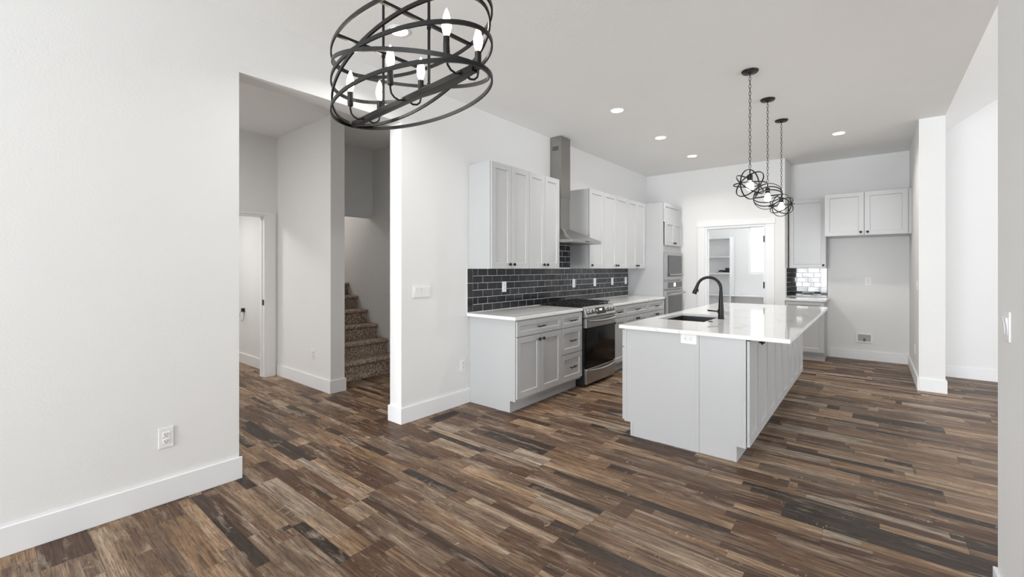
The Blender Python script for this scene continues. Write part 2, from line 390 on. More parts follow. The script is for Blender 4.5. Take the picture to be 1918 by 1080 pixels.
# ------------------------------------------------------------------ plates and openings on the walls
def mapper(face, o):
    ox, oy, oz = o
    if face == '+X': return lambda u, v, n: (ox + n, oy + u, oz + v)
    if face == '-X': return lambda u, v, n: (ox - n, oy - u, oz + v)
    return lambda u, v, n: (ox + u, oy - n, oz + v)
def pbox(bm, M, u0, u1, v0, v1, n0, n1):
    A = M(u0, v0, n0); B = M(u1, v1, n1)
    box(bm, min(A[0], B[0]), max(A[0], B[0]), min(A[1], B[1]), max(A[1], B[1]), min(A[2], B[2]), max(A[2], B[2]))
def outlet(face, o, label, horizontal=False, group=None, w=.072, h=.117):
    t = thing('wall_outlet', label, 'outlet', o, group); M0 = mapper(face, o)
    M = (lambda u, v, n: M0(v, u, n)) if horizontal else M0
    b = BM(); pbox(b, M, -w / 2, w / 2, -h / 2, h / 2, 0, .005); obj('cover_plate', b, M_PLAST, t, .0015)
    for s in (-1, 1):
        b = BM(); pbox(b, M, -.017, .017, s * .02 - .014, s * .02 + .014, .005, .0075); r = obj('receptacle', b, M_PLAST, t, .003, seg=3)
        b = BM(); pbox(b, M, -.008, -.0055, s * .02 - .003, s * .02 + .006, .0075, .008); pbox(b, M, .0055, .008, s * .02 - .003, s * .02 + .006, .0075, .008)
        pbox(b, M, -.0022, .0022, s * .02 - .011, s * .02 - .0065, .0075, .008); obj('slots', b, M_SLOT, r)
    return t
def switch(face, o, n, label, w=None, rocker=True):
    t = thing('light_switch', label, 'light switch', o); M = mapper(face, o); w = w or (.07 + .046 * (n - 1))
    b = BM(); pbox(b, M, -w / 2, w / 2, -.057, .057, 0, .006); obj('cover_plate', b, M_PLAST, t, .002)
    for k in range(n):
        c = (k - (n - 1) / 2) * .046
        b = BM(); pts = [(-.033, .006), (.033, .006), (.033, .0125), (0, .0085), (-.033, .0065)]
        prism(b, pts, c - .0165, c + .0165, lambda p, u: M(u, p[0], p[1])); obj('rocker', b, M_PLAST, t, .0008)
    return t
outlet('+X', (XW, .718, .382), 'white duplex outlet low on the near left wall, above its tall baseboard')
outlet('+X', (XW, 3.147, .396), 'white outlet low on the wall pier, just left of the base cabinet')
outlet('-Y', (-5.02, 2.487, .386), 'white outlet low on the hallway wall beside the stairs')
outlet('-Y', (-.058, YA, 1.18), 'white outlet at chest height in the empty fridge recess')
outlet('-X', (XR, 7.35, .39), 'white outlet low on the side wall of the fridge recess')
switch('+X', (XW, 2.623, 1.168), 4, 'wide white four-gang light switch on the wall pier')
switch('-X', (XR, 6.971, 1.18), 1, 'white switch on the recess side wall, above the low outlet')
switch('-X', (XR, 2.52, 1.158), 2, 'white two-gang rocker switch on the near right wall')
for yy, lb in ((3.784, 'white outlet on the dark tiles left of the range'), (5.278, 'white outlet on the dark tiles just right of the range'),
               (5.873, 'second white outlet to the right of the range, on the tiles'), (6.443, 'third white outlet to the right of the range, on the tiles'),
               (6.938, 'white outlet on the tiles nearest the oven tower')):
    outlet('+X', (XW + .0108, yy, 1.172), lb)
# recessed ice-maker valve box
t = thing('water_valve_box', 'small recessed water valve box low in the fridge recess', 'valve box', (-.103, YA, .33))
b = BM(); M = mapper('-Y', (-.103, YA, .33))
for a in ((-.1, -.076, -.07, .07), (.076, .1, -.07, .07), (-.076, .076, -.07, -.05), (-.076, .076, .05, .07)): pbox(b, M, *a, 0, .012)
obj('frame', b, M_PLAST, t, .002)
b = BM(); pbox(b, M, -.078, .078, -.052, .052, .001, .003); obj('back_plate', b, mat('grey_box_interior', (175, 175, 178), .6), t)
b = BM(); tube(b, [(-.103, YA - .012, .283), (-.103, YA - .012, .31)], .012, 10); tube(b, [(-.103, YA - .012, .315), (-.103, YA - .03, .318)], .008, 8); tube(b, [(-.115, YA - .03, .318), (-.085, YA - .03, .322)], .005, 8)
obj('valve', b, M_BRASS, t, smooth=True)
# towel ring in the bathroom
t = thing('towel_ring', 'black towel ring on the bathroom wall seen through the doorway', 'towel ring', (-7.05, 2.487, .78))
b = BM(); box(b, -7.085, -7.035, 2.45, 2.487, .745, .8); obj('mount', b, M_BLACK, t, .003)
b = BM(); tube(b, [(-7.06 + .075 * math.sin(a), 2.455, .69 + .075 * math.cos(a)) for a in [2 * PI * k / 28 for k in range(28)]], .0035, 6, True); obj('ring', b, M_STEEL, t, smooth=True)
# floor register
t = thing('floor_vent', 'brown metal floor vent beside the wall pier baseboard', 'floor vent', (-3.08, 2.79, 0))
b = BM(); box(b, -3.15, -3.03, 2.64, 2.94, 0, .004); obj('vent_frame', b, M_VENT, t, .001)
b = BM()
for k in range(17): box(b, -3.13, -3.05, 2.655 + k * .0165, 2.664 + k * .0165, .004, .0055)
obj('louvers', b, mat('dark_louvers', (38, 33, 30), .5), t)

# ------------------------------------------------------------------ cabinets
def shaker(bm, M, u0, u1, v0, v1, t=.018, s=.058, rec=.011):
    s = min(s, (u1 - u0) * .32, (v1 - v0) * .32)
    def ring(a, c, d, e, n): return [bm.verts.new(M(*p, n + .004)) for p in ((a, d), (c, d), (c, e), (a, e))]
    g = .0035
    R = [ring(u0, u1, v0, v1, 0), ring(u0, u1, v0, v1, t), ring(u0 + s, u1 - s, v0 + s, v1 - s, t), ring(u0 + s + g, u1 - s - g, v0 + s + g, v1 - s - g, t - rec)]
    bm.faces.new(R[0]); bm.faces.new(R[3])
    for a, c in zip(R, R[1:]):
        for k in range(4): bm.faces.new([a[k], a[(k + 1) % 4], c[(k + 1) % 4], c[k]])
def knob(M, u, v, parent, n0=.02):
    b = BM(); p = Vector(M(u, v, n0)); ax = Vector(M(u, v, 1)) - Vector(M(u, v, 0))
    lathe(b, [(.006, 0), (.006, .012), (.0155, .016), (.0165, .022), (.013, .028), (.004, .03)], at(p, ax), 14)
    return obj('knob', b, M_BLACK, parent, smooth=True)
def pull(M, u, v, parent, n0=.02, L=.055):
    b = BM()
    tube(b, [M(u - L, v - .004, n0 + .028), M(u - L * .6, v, n0 + .032), M(u, v + .002, n0 + .034), M(u + L * .6, v, n0 + .032), M(u + L, v + .004, n0 + .028)], .006, 8, radii=[.007, .0055, .0085, .0055, .007])
    for s in (-1, 1): tube(b, [M(u + s * L * .8, v, n0), M(u + s * L * .8, v, n0 + .03)], .005, 8)
    return obj('pull', b, M_BLACK, parent, smooth=True)
def cabinet(name, label, face, o, w, z0, z1, depth, fronts, kick=0, cat='cabinet', group=None, kickback=.065, inset=.004):
    """o = left end of the front plane seen from the wall coordinate; u runs 0..w"""
    t = thing(name, label, cat, o, group); M = mapper(face, o)
    b = BM(); pbox(b, M, 0, w, z0 + kick, z1, -depth, 0); 
    if kick: pbox(b, M, 0, w, z0, z0 + kick, -depth, -kickback)
    obj('carcass', b, M_CAB, t)
    for f in fronts:
        kind, u0, u1, v0, v1 = f[:5]; g = .0018
        b = BM(); shaker(b, M, u0 + g, u1 - g, v0 + g, v1 - g)
        r = obj(kind, b, M_CAB, t, .0015)
        if len(f) > 5:
            if f[5] == 'pull': pull(M, (u0 + u1) / 2, (v0 + v1) / 2, r)
            elif f[5] == 'knob': knob(M, f[6], f[7], r)
    return t
def pair(u0, u1, v0, v1, kv):
    m = (u0 + u1) / 2
    return [('door', u0, m, v0, v1, 'knob', m - .035, kv), ('door', m, u1, v0, v1, 'knob', m + .035, kv)]
XF = -2.62                      # base carcass front plane on the left run (doors stand .02 proud)
TOPZ = .888; KZ = .11
def bo(y): return (XF, y, 0)
D = XF - XW
cabinet('base_cabinet', 'grey base cabinet at the near end of the run, one wide drawer over two doors', '+X', bo(3.246), 4.013 - 3.246, 0, TOPZ, D,
        [('drawer', 0, .767, .725, TOPZ - .012, 'pull')] + pair(0, .767, .135, .722, .672), KZ)
cabinet('drawer_cabinet', 'grey three-drawer base cabinet just left of the range', '+X', bo(4.013), .438, 0, TOPZ, D,
        [('drawer', 0, .438, .725, TOPZ - .012, 'pull'), ('drawer', 0, .438, .435, .722, 'pull'), ('drawer', 0, .438, .135, .432, 'pull')], KZ)
cabinet('base_cabinet', 'narrow grey base cabinet just right of the range, one drawer over a door', '+X', bo(5.215), .385, 0, TOPZ, D,
        [('drawer', 0, .385, .725, TOPZ - .012, 'pull'), ('door', 0, .385, .135, .722, 'knob', .035, .672)], KZ)
cabinet('base_cabinet', 'grey base cabinet second to the right of the range, wide drawer over two doors', '+X', bo(5.6), .763, 0, TOPZ, D,
        [('drawer', 0, .763, .725, TOPZ - .012, 'pull')] + pair(0, .763, .135, .722, .672), KZ)
cabinet('base_cabinet', 'grey base cabinet between the counter run and oven tower, drawer over two doors', '+X', bo(6.363), .677, 0, TOPZ, D,
        [('drawer', 0, .677, .725, TOPZ - .012, 'pull')] + pair(0, .677, .135, .722, .672), KZ)
# uppers
UX = -2.932; UD = UX - XW; UZ0 = 1.374; UZ1 = 2.442
def up(y0, y1, label, doors):
    w = y1 - y0
    fr = pair(0, w, 0, UZ1 - UZ0, .045) if doors == 2 else [('door', 0, w, 0, UZ1 - UZ0, 'knob', .04, .045)]
    return cabinet('upper_cabinet', label, '+X', (UX, y0, UZ0), w, 0, UZ1 - UZ0, UD, fr)
up(3.235, 3.853, 'tall grey two-door wall cabinet at the near end, left of the range hood', 2)
up(3.853, 4.451, 'tall grey two-door wall cabinet touching the left side of the range hood', 2)
up(5.185, 5.587, 'single-door grey wall cabinet immediately right of the range hood', 1)
up(5.587, 6.352, 'grey two-door wall cabinet in the middle of the group right of the hood', 2)
up(6.352, 7.035, 'grey two-door wall cabinet next to the oven tower', 2)
# oven tower
t = thing('oven_tower_cabinet', 'tall grey cabinet tower that houses the built-in microwave and wall oven', 'cabinet', (-2.62, 7.04, 0))
TY0, TY1 = 7.04, 7.845
b = BM(); box(b, XW, -2.62, TY0, TY1, .11, 2.442); box(b, XW, -2.69, TY0, TY1, 0, .11); obj('carcass', b, M_CAB, t)
M = mapper('+X', (-2.62, TY0, 0))
b = BM(); shaker(b, M, 0, TY1 - TY0, 2.13, 2.44, rec=.013); obj('upper_panel', b, M_CAB, t, .0015)
for u0, u1, ku in ((0.0, .39, .355), (.39, .78, .425)):
    M2 = mapper('+X', (-2.605, TY0 + .01, 0)); b = BM(); shaker(b, M2, u0 + .002, u1 - .002, 1.75, 2.15, t=.022); r = obj('door', b, M_CAB, t, .0015); knob(M2, ku, 1.795, r, .022)
b = BM(); shaker(b, M, .003, TY1 - TY0 - .003, .13, .42); r = obj('drawer', b, M_CAB, t, .0015); pull(M, .4, .28, r)
# microwave
t = thing('microwave', 'built-in stainless microwave with trim frame, above the wall oven', 'microwave', (-2.6, 7.43, 1.19))
M = mapper('+X', (-2.618, 7.06, 0)); w = .765
b = BM()
for a in ((0, .075, 1.19, 1.64), (w - .055, w, 1.19, 1.64), (.075, w - .055, 1.585, 1.64), (.075, w - .055, 1.19, 1.245)): pbox(b, M, *a, 0, .045)
obj('trim_frame', b, M_STEEL, t, .003)
b = BM(); pbox(b, M, .078, w - .058, 1.248, 1.582, 0, .055); dr = obj('door', b, M_GLASSG, t, .003)
b = BM(); tube(b, [M(.1, 1.275, .085), M(w - .08, 1.275, .085)], .011, 10)
for u in (.14, w - .12): tube(b, [M(u, 1.275, .05), M(u, 1.275, .085)], .007, 8)
obj('handle', b, M_STEEL, dr, smooth=True)
# wall oven
t = thing('wall_oven', 'built-in stainless wall oven below the microwave', 'oven', (-2.6, 7.43, .45))
b = BM(); pbox(b, M, 0, w, 1.04, 1.165, 0, .04); cp = obj('control_panel', b, M_STEEL, t, .003)
b = BM(); pbox(b, M, .09, w - .03, 1.055, 1.15, .04, .043); obj('control_glass', b, M_GLASSG, cp)
b = BM(); pbox(b, M, w / 2 - .035, w / 2 + .045, 1.075, 1.135, .043, .045); obj('display', b, M_DISP, cp)
b = BM(); pbox(b, M, 0, w, .46, 1.02, 0, .05); dr = obj('door', b, M_STEEL, t, .003)
b = BM(); pbox(b, M, .08, w - .05, .54, .93, .05, .053); obj('window_glass', b, M_GLASSG, dr)
b = BM(); tube(b, [M(.04, .965, .1), M(w - .04, .965, .1)], .014, 12)
for u in (.09, w - .09): tube(b, [M(u, .965, .05), M(u, .965, .1)], .009, 8)
obj('handle', b, M_STEEL, dr, smooth=True)

# recess cabinets
cabinet('base_cabinet', 'short grey base cabinet in the recess, left of the empty fridge space', '-Y', (-1.043, 7.895, 0), .488, 0, TOPZ, .594,
        [('drawer', .0, .488, .745, TOPZ - .012, 'pull'), ('door', .0, .488, .135, .742, 'knob', .44, .69)], KZ)
cabinet('upper_cabinet', 'single-door grey wall cabinet over the small counter in the recess', '-Y', (-1.03, 8.19, 1.38), .478, 0, 1.066, .299,
        [('door', .0, .478, 0, 1.066, 'knob', .445, .045)])
t = cabinet('fridge_cabinet', 'wide two-door grey cabinet high above the empty fridge space', '-Y', (-.55, 7.9, 1.842), .948, 0, .606, .589,
            [('door', .0, .452, 0, .606, 'knob', .415, .045), ('door', .456, .912, 0, .606, 'knob', .49, .045)])

# worktops
def slab(name, label, x0, x1, y0, y1, z0=TOPZ, z1=.92, hole=None, group=None):
    b = BM()
    xs = [x0, x1]; ys = [y0, y1]
    if hole: xs = [x0, hole[0], hole[1], x1]; ys = [y0, hole[2], hole[3], y1]
    V = [[b.verts.new((x, y, z1)) for y in ys] for x in xs]; F = []
    for i in range(len(xs) - 1):
        for j in range(len(ys) - 1):
            if hole and i == 1 and j == 1: continue
            F.append(b.faces.new([V[i][j], V[i + 1][j], V[i + 1][j + 1], V[i][j + 1]]))
    r = bmesh.ops.extrude_face_region(b, geom=F)
    bmesh.ops.translate(b, verts=[g for g in r['geom'] if isinstance(g, bmesh.types.BMVert)], vec=(0, 0, z0 - z1))
    return tag(obj(name, b, M_QUARTZ, bevel=.003), label, 'countertop', group)
slab('countertop', 'white quartz countertop left of the range, over the near base cabinets', XW + .001, -2.585, 3.205, 4.449)
slab('countertop', 'white quartz countertop between the range and oven tower', XW + .001, -2.585, 5.213, 7.038)
slab('countertop', 'small white quartz countertop in the recess beside the fridge space', -1.044, -.53, 7.855, YA - .001)
IZ = .88; IT = .91
SK = (-1.56, -1.145, 4.04, 4.737)
slab('island_countertop', 'large white quartz island top with overhang and sink cutout', -1.641, -.4218, 3.409, 6.52, IZ, IT, SK)

# backsplashes: single glazed tiles on a grout bed
def tiles(bm, M, u0, u1, v0, v1, col_left=False, phase=0, T=.153, H=.0748, g=.0042, n=.0022):
    def one(a, c, d, e):
        if c - a < .006 or e - d < .006: return
        tu = random.uniform(-1, 1) * .018; tv = random.uniform(-1, 1) * .018; k = .0008
        cu, cv = (a + c) / 2, (d + e) / 2
        def P(u, v, nn): return M(u, v, nn + (u - cu) * tu + (v - cv) * tv)
        A = [bm.verts.new(P(u, v, 0)) for u, v in ((a, d), (c, d), (c, e), (a, e))]
        B = [bm.verts.new(P(u, v, n - k)) for u, v in ((a, d), (c, d), (c, e), (a, e))]
        C = [bm.verts.new(P(u, v, n)) for u, v in ((a + k, d + k), (c - k, d + k), (c - k, e - k), (a + k, e - k))]
        bm.faces.new(C)
        for X, Y in ((A, B), (B, C)):
            for q in range(4): bm.faces.new([X[q], X[(q + 1) % 4], Y[(q + 1) % 4], Y[q]])
    us = u0
    if col_left:
        us = u0 + .079; v = v1
        while v > v0 + .01: one(u0, u0 + .076, max(v0, v - .1495 + g), v); v -= .1495
    r = 0; v = v1
    while v > v0 + .01:
        a = us - (T / 2 if (r + phase) % 2 == 0 else 0)
        while a < u1:
            one(max(a, us), min(a + T - g, u1), max(v0, v - H + g), v); a += T
        v -= H; r += 1
t = thing('tile_backsplash', 'charcoal subway tile backsplash along the main counter and behind the range hood', 'backsplash', (XW, 3.207, .92))
M = mapper('+X', (XW, 3.207, 0))
b = BM(); pbox(b, M, 0, 7.036 - 3.207, .921, 1.373, 0, .0085); pbox(b, M, 4.454 - 3.207, 5.182 - 3.207, 1.373, 1.685, 0, .0085)
obj('grout_bed', b, M_GROUT, t)
M = mapper('+X', (XW + .0085, 3.207, 0)); b = BM()
tiles(b, M, 0, 7.036 - 3.207, .9235, 1.3725, True); tiles(b, M, 4.4555 - 3.207, 5.1815 - 3.207, 1.3755, 1.683, False, 1)
obj('tiles', b, M_TILE, t)
t = thing('tile_backsplash', 'small glossy charcoal tile backsplash in the recess beside the fridge space', 'backsplash', (-1.045, YA, .92))
M = mapper('-Y', (-1.045, YA, 0)); b = BM(); pbox(b, M, 0, .495, .921, 1.379, 0, .0085)
M3 = lambda u, v, n: (-1.045 + n, YA - u, v)
box(b, -1.045, -1.0365, 7.87, YA - .0085, .921, 1.379)
obj('grout_bed', b, M_GROUT, t)
M = mapper('-Y', (-1.0365, YA - .0085, 0)); b = BM(); 
tiles(b, M, .0, .398, .9235, 1.3785, False); 
for k in range(3):
    z = 1.3785 - .1495 * k; pbox(b, M, .401, .4765, z - .1465, z, 0, .0022)
tiles(b, lambda u, v, n: (-1.0365 + n, YA - .0085 - u, v), .011, .5, .9235, 1.3785, False, 1)
obj('tiles', b, M_TILE, t)
b = BM(); pbox(b, M, .478, .484, .9215, 1.3785, -.008, .004); obj('edge_trim', b, M_BLACK, t)

# ------------------------------------------------------------------ range
RY0, RY1 = 4.466, 5.206; RX = -2.575; RC = (RY0 + RY1) / 2
t = thing('gas_range', 'stainless slide-in gas range with black oven glass, between the base cabinets', 'range', (-2.9, RC, 0))
b = BM(); box(b, XW + .03, -2.6, RY0, RY1, .02, .9); box(b, -2.6, -2.58, RY0, RY1, .02, .69); obj('body', b, M_BLACKM, t)
b = BM()
prism(b, [(-2.62, .915), (-2.62, .80), (-2.552, .80), (-2.548, .818), (-2.585, .915)], RY0 + .0, RY1, lambda p, y: (p[0], y, p[1])); cp = obj('control_panel', b, M_STEEL, t, .003)
nx, nz = .934, .357
def cpt(u, y, n): # point on the slanted fascia, u 0 bottom..1 top
    return (-2.548 + (-.037) * u + nx * n, y, .818 + .097 * u + nz * n)
b = BM(); A = [cpt(.12, RC - .11, .0005), cpt(.12, RC + .11, .0005), cpt(.88, RC + .11, .0005), cpt(.88, RC - .11, .0005)]
B = [cpt(.12, RC - .11, .004), cpt(.12, RC + .11, .004), cpt(.88, RC + .11, .004), cpt(.88, RC - .11, .004)]
va = [b.verts.new(p) for p in A]; vb = [b.verts.new(p) for p in B]; b.faces.new(va); b.faces.new(vb)
for k in range(4): b.faces.new([va[k], va[(k + 1) % 4], vb[(k + 1) % 4], vb[k]])
obj('display_glass', b, M_GLASSB, cp)
b = BM(); p = Vector(cpt(.6, RC, .005)); box(b, p.x - .002, p.x + .002, p.y - .03, p.y + .03, p.z - .012, p.z + .012); obj('display_digits', b, M_DISP, cp)
for y in (RC - .3, RC - .225, RC - .155, RC + .17, RC + .24, RC + .31):
    b = BM(); lathe(b, [(.027, 0), (.027, .008), (.021, .012), (.019, .034), (.012, .037)], at(cpt(.5, y, 0), (nx, 0, nz)), 18)
    kb = obj('knob', b, M_STEEL, cp, smooth=True)
b = BM(); box(b, -2.6, RX + .02, RY0 + .003, RY1 - .003, .685, .795); dr = obj('oven_door', b, M_STEEL, t, .004)
b = BM(); box(b, -2.58, RX + .02, RY0 + .006, RY1 - .006, .225, .684); obj('door_glass', b, M_GLASSB, dr, .002)
def barh(z, x0, dx, y0, y1, r, sag):
    b = BM(); n = 16
    pts = [(x0 + dx * math.sin(PI * (.08 + .84 * k / n)) ** .5, y0 + (y1 - y0) * k / n, z - sag * math.sin(PI * k / n)) for k in range(n + 1)]
    tube(b, pts, r, 10, radii=[r * (.7 + .5 * math.sin(PI * k / n)) for k in range(n + 1)]); return b
obj('door_handle', barh(.768, RX + .015, .05, RY0 + .03, RY1 - .03, .014, .012), M_STEEL, dr, smooth=True)
b = BM(); box(b, -2.6, RX + .02, RY0 + .003, RY1 - .003, .035, .215); dw = obj('warming_drawer', b, M_STEEL, t, .004)
obj('drawer_handle', barh(.196, RX + .015, .035, RY0 + .04, RY1 - .04, .012, .02), M_STEEL, dw, smooth=True)
b = BM(); box(b, XW + .03, -2.6, RY0 - .008, RY1 + .0, .921, .929); ck = obj('cooktop', b, M_BLACKM, t, .003)
b = BM(); prism(b, [(-2.62, .929), (-2.62, .915), (-2.585, .915), (-2.6, .929)], RY0, RY1, lambda p, y: (p[0], y, p[1])); obj('cooktop_lip', b, M_STEEL, t)
for k in range(3):
    y0 = RY0 + .01 + k * .243; y1 = y0 + .232; b = BM(); z = .958; x0, x1 = -3.13, -2.635; r = .006
    tube(b, [(x0, y0, z), (x1, y0, z), (x1, y1, z), (x0, y1, z)], r, 6, True)
    for i in range(1, 5): xx = x0 + (x1 - x0) * i / 5; tube(b, [(xx, y0, z), (xx, y1, z)], r, 6)
    tube(b, [(x0, (y0 + y1) / 2, z), (x1, (y0 + y1) / 2, z)], r, 6)
    for i in range(8):
        xx = x0 + (x1 - x0) * (i + .5) / 8
        tube(b, [(xx, y0, z), (xx, y0, .929)], r * .8, 6); tube(b, [(xx, y1, z), (xx, y1, .929)], r * .8, 6)
    for yy in (y0 + .03, y0 + .08, y0 + .13, y0 + .18): tube(b, [(x1, yy, z), (x1 + .004, yy, .929)], r * .9, 6)
    obj('grate', b, M_IRON, t)
for x in (-3.02, -2.76):
    for y in (RC - .24, RC + .24):
        b = BM(); lathe(b, [(.05, .929), (.05, .938), (.035, .94), (.035, .948), (.03, .95)], at((x, y, 0)), 20); obj('burner', b, M_IRON, t, smooth=True)
b = BM(); lathe(b, [(.06, .929), (.06, .938), (.04, .94), (.04, .948)], at((-2.89, RC, 0)), 20); obj('burner', b, M_IRON, t, smooth=True)

# ------------------------------------------------------------------ hood
HC = 4.825; t = thing('range_hood', 'stainless chimney range hood over the gas range', 'range hood', (XW, HC, 1.69))
cx = -3.058; c0, c1 = HC - .108, HC + .108
b = BM(); box(b, XW, cx, c0, c1, 2.28, ZC - .004); up_ = obj('upper_chimney', b, M_STEELD, t, .002)
b = BM(); box(b, XW, cx - .004, c0 + .004, c1 - .004, 1.87, 2.28); obj('lower_chimney', b, M_STEELD, t, .002)
b = BM()
for k in range(5): box(b, -3.19, -3.10, c0 - .002, c0 + .001, 2.885 + k * .011, 2.891 + k * .011)
obj('vent_slots', b, M_SLOT, up_)
b = BM(); hx = -2.745; h0, h1 = 4.454, 5.182; hz = 1.725
lo = [(XW, h0, hz), (hx, h0, hz), (hx, h1, hz), (XW, h1, hz)]; hi = [(XW, c0, 1.885), (cx, c0, 1.885), (cx, c1, 1.885), (XW, c1, 1.885)]
A = [b.verts.new(p) for p in lo]; B = [b.verts.new(p) for p in hi]; b.faces.new(A); b.faces.new(B)
for k in range(4): b.faces.new([A[k], A[(k + 1) % 4], B[(k + 1) % 4], B[k]])
obj('canopy', b, M_STEELD, t, .0015)
b = BM(); box(b, XW, hx + .001, h0 - .0, h1 + .0, 1.69, hz); rm = obj('rim', b, M_STEEL, t, .002)
b = BM()
for k in range(5): lathe(b, [(.006, 0), (.006, .004)], at((hx + .001, HC - .04 + .02 * k, 1.708), (1, 0, 0)), 10)
obj('control_buttons', b, M_BLACK, rm)
b = BM(); box(b, XW + .05, hx - .04, h0 + .04, h1 - .04, 1.6865, 1.69); obj('filters', b, M_STEELD, rm)

# ------------------------------------------------------------------ island
IY0, IY1 = 3.447, 6.478; IL, IM, IR = -1.606, -1.009, -.692
un = (IY1 - IY0) / 4
for k in range(4):
    y0 = IY0 + un * k
    where = ['nearest the camera', 'second from the near end', 'third from the near end', 'at the far end by the recess'][k]
    # seating side, doors face +X
    cabinet('island_cabinet', 'grey two-door island cabinet on the seating side, ' + where, '+X', (IR, y0, 0), un, 0, IZ, IR - IM,
            pair(0, un, .118, IZ - .012, .815), KZ, group=None, kickback=.058)
for k, (y0, y1) in enumerate(((IY0, 3.96), (3.96, 4.82), (4.82, 5.65), (5.65, IY1))):
    w2 = ['with its door edge visible at the near corner', 'holding the dark sink', 'just past the sink', 'at the far end of the aisle'][k]; un = y1 - y0
    cb = cabinet('island_cabinet', 'grey island cabinet on the range side, ' + w2, '-X', (IL, y1, 0), un, 0, .66 if k == 1 else IZ, IM - IL - .001,
            ([('drawer', 0, un, .725, IZ - .012, 'pull')] if k != 1 else []) + pair(0, un, .118, .722 if k != 1 else IZ - .012, .62), KZ, group=None, kickback=.055)
# end panel facing the camera
t = thing('island_end_panel', 'pale grey panelled end of the island facing the room', 'panel', (-1.15, IY0, 0))
b = BM(); prism(b, [(IL, KZ), (-1.552, KZ), (-1.552, 0), (IM, 0), (IM, IZ), (IL, IZ)], IY0 - .006, IY0 - .0005, vpt); obj('left_panel', b, M_CAB, t)
b = BM(); prism(b, [(IM + .003, 0), (-.751, 0), (-.751, KZ), (IR, KZ), (IR, IZ), (IM + .003, IZ)], IY0 - .006, IY0 - .0005, vpt); obj('right_panel', b, M_CAB, t)
b = BM()
for x0, x1, z0 in ((IL, IL + .02, KZ), (IM - .02, IM + .002, 0), (IR - .022, IR, KZ)): box(b, x0, x1, IY0 - .0095, IY0 - .006, z0, IZ)
box(b, -1.552, -1.53, IY0 - .0095, IY0 - .006, 0, KZ); box(b, -.771, -.751, IY0 - .0095, IY0 - .006, 0, KZ); box(b, -1.53, IM - .02, IY0 - .0095, IY0 - .006, 0, .012)
obj('trim_strips', b, M_CAB, t, .001)
outlet('-Y', (-1.084, IY0 - .006, .842), 'white outlet set sideways at the top of the island end panel', horizontal=True)
# sink
t = thing('sink', 'dark rectangular undermount sink in the white island top', 'sink', (-1.35, 4.39, IZ))
b = BM(); x0, x1, y0, y1 = SK; e = .012; zb = .675
T_ = [(x0 + .0, y0 + .0), (x1, y0), (x1, y1), (x0, y1)]; I_ = [(x0 + e, y0 + e), (x1 - e, y0 + e), (x1 - e, y1 - e), (x0 + e, y1 - e)]
a = [b.verts.new((p[0], p[1], IZ - .001)) for p in [(x0 - .01, y0 - .01), (x1 + .01, y0 - .01), (x1 + .01, y1 + .01), (x0 - .01, y1 + .01)]]
c = [b.verts.new((p[0], p[1], IZ - .001)) for p in T_]; dd = [b.verts.new((p[0], p[1], zb)) for p in I_]; ee = [b.verts.new((p[0], p[1], zb - .01)) for p in [(x0 - .01, y0 - .01), (x1 + .01, y0 - .01), (x1 + .01, y1 + .01), (x0 - .01, y1 + .01)]]
for X, Y in ((a, c), (c, dd), (a, ee)):
    for k in range(4): b.faces.new([X[k], X[(k + 1) % 4], Y[(k + 1) % 4], Y[k]])
b.faces.new(dd); b.faces.new(ee); obj('basin', b, M_SINK, t, .002)
b = BM(); lathe(b, [(.045, zb + .0005), (.045, zb + .003), (.03, zb + .004)], at((-1.35, 4.39, 0)), 20); obj('drain', b, M_STEEL, t, smooth=True)
# faucet
FX, FY = -1.09, 4.385
t = thing('faucet', 'tall black gooseneck pull-down faucet behind the island sink', 'faucet', (FX, FY, IT))
b = BM(); lathe(b, [(.0275, IT), (.0275, IT + .006), (.0255, IT + .01), (.0225, IT + .11), (.017, IT + .2), (.0145, IT + .26)], at((FX, FY, 0)), 24); obj('body', b, M_BLACK, t, smooth=True)
R = .107; pts = [(FX, FY, IT + .25), (FX, FY, IT + .272)]
zc = 1.187
for k in range(15):
    a = PI * k / 14 * .92; pts.append((FX - R + R * math.cos(a), FY, zc + R * math.sin(a)))
b = BM(); tube(b, pts, .0135, 14); sp = obj('spout', b, M_BLACK, t, smooth=True)
e = Vector(pts[-1]); dirn = (Vector(pts[-1]) - Vector(pts[-2])).normalized()
b = BM(); tube(b, [e - dirn * .005, e + dirn * .02, e + dirn * .07, e + dirn * .083], .016, 16, radii=[.0145, .0155, .021, .0205]); obj('spray_head', b, M_BLACK, sp, smooth=True)
b = BM(); q = e + dirn * .045; box(b, q.x + .012, q.x + .026, q.y - .008, q.y + .008, q.z - .018, q.z + .012); obj('spray_button', b, M_BLACK, sp, .003)
b = BM(); hd = Vector((-.93, -.36, 0)).normalized(); p0 = Vector((FX, FY, IT + .07))
tube(b, [p0 - hd * .022, p0 + hd * .03], .017, 16); tube(b, [p0 + hd * .028, p0 + hd * .115 + Vector((0, 0, .006))], .0055, 10, radii=[.0055, .0075])
obj('handle', b, M_BLACK, t, smooth=True)
b = BM(); lathe(b, [(.021, IT), (.021, IT + .004), (.012, IT + .007)], at((-1.106, 4.099, 0)), 20); tag(obj('sink_air_switch', b, M_BLACK, smooth=True), 'small round black air switch button on the island top beside the sink', 'switch')

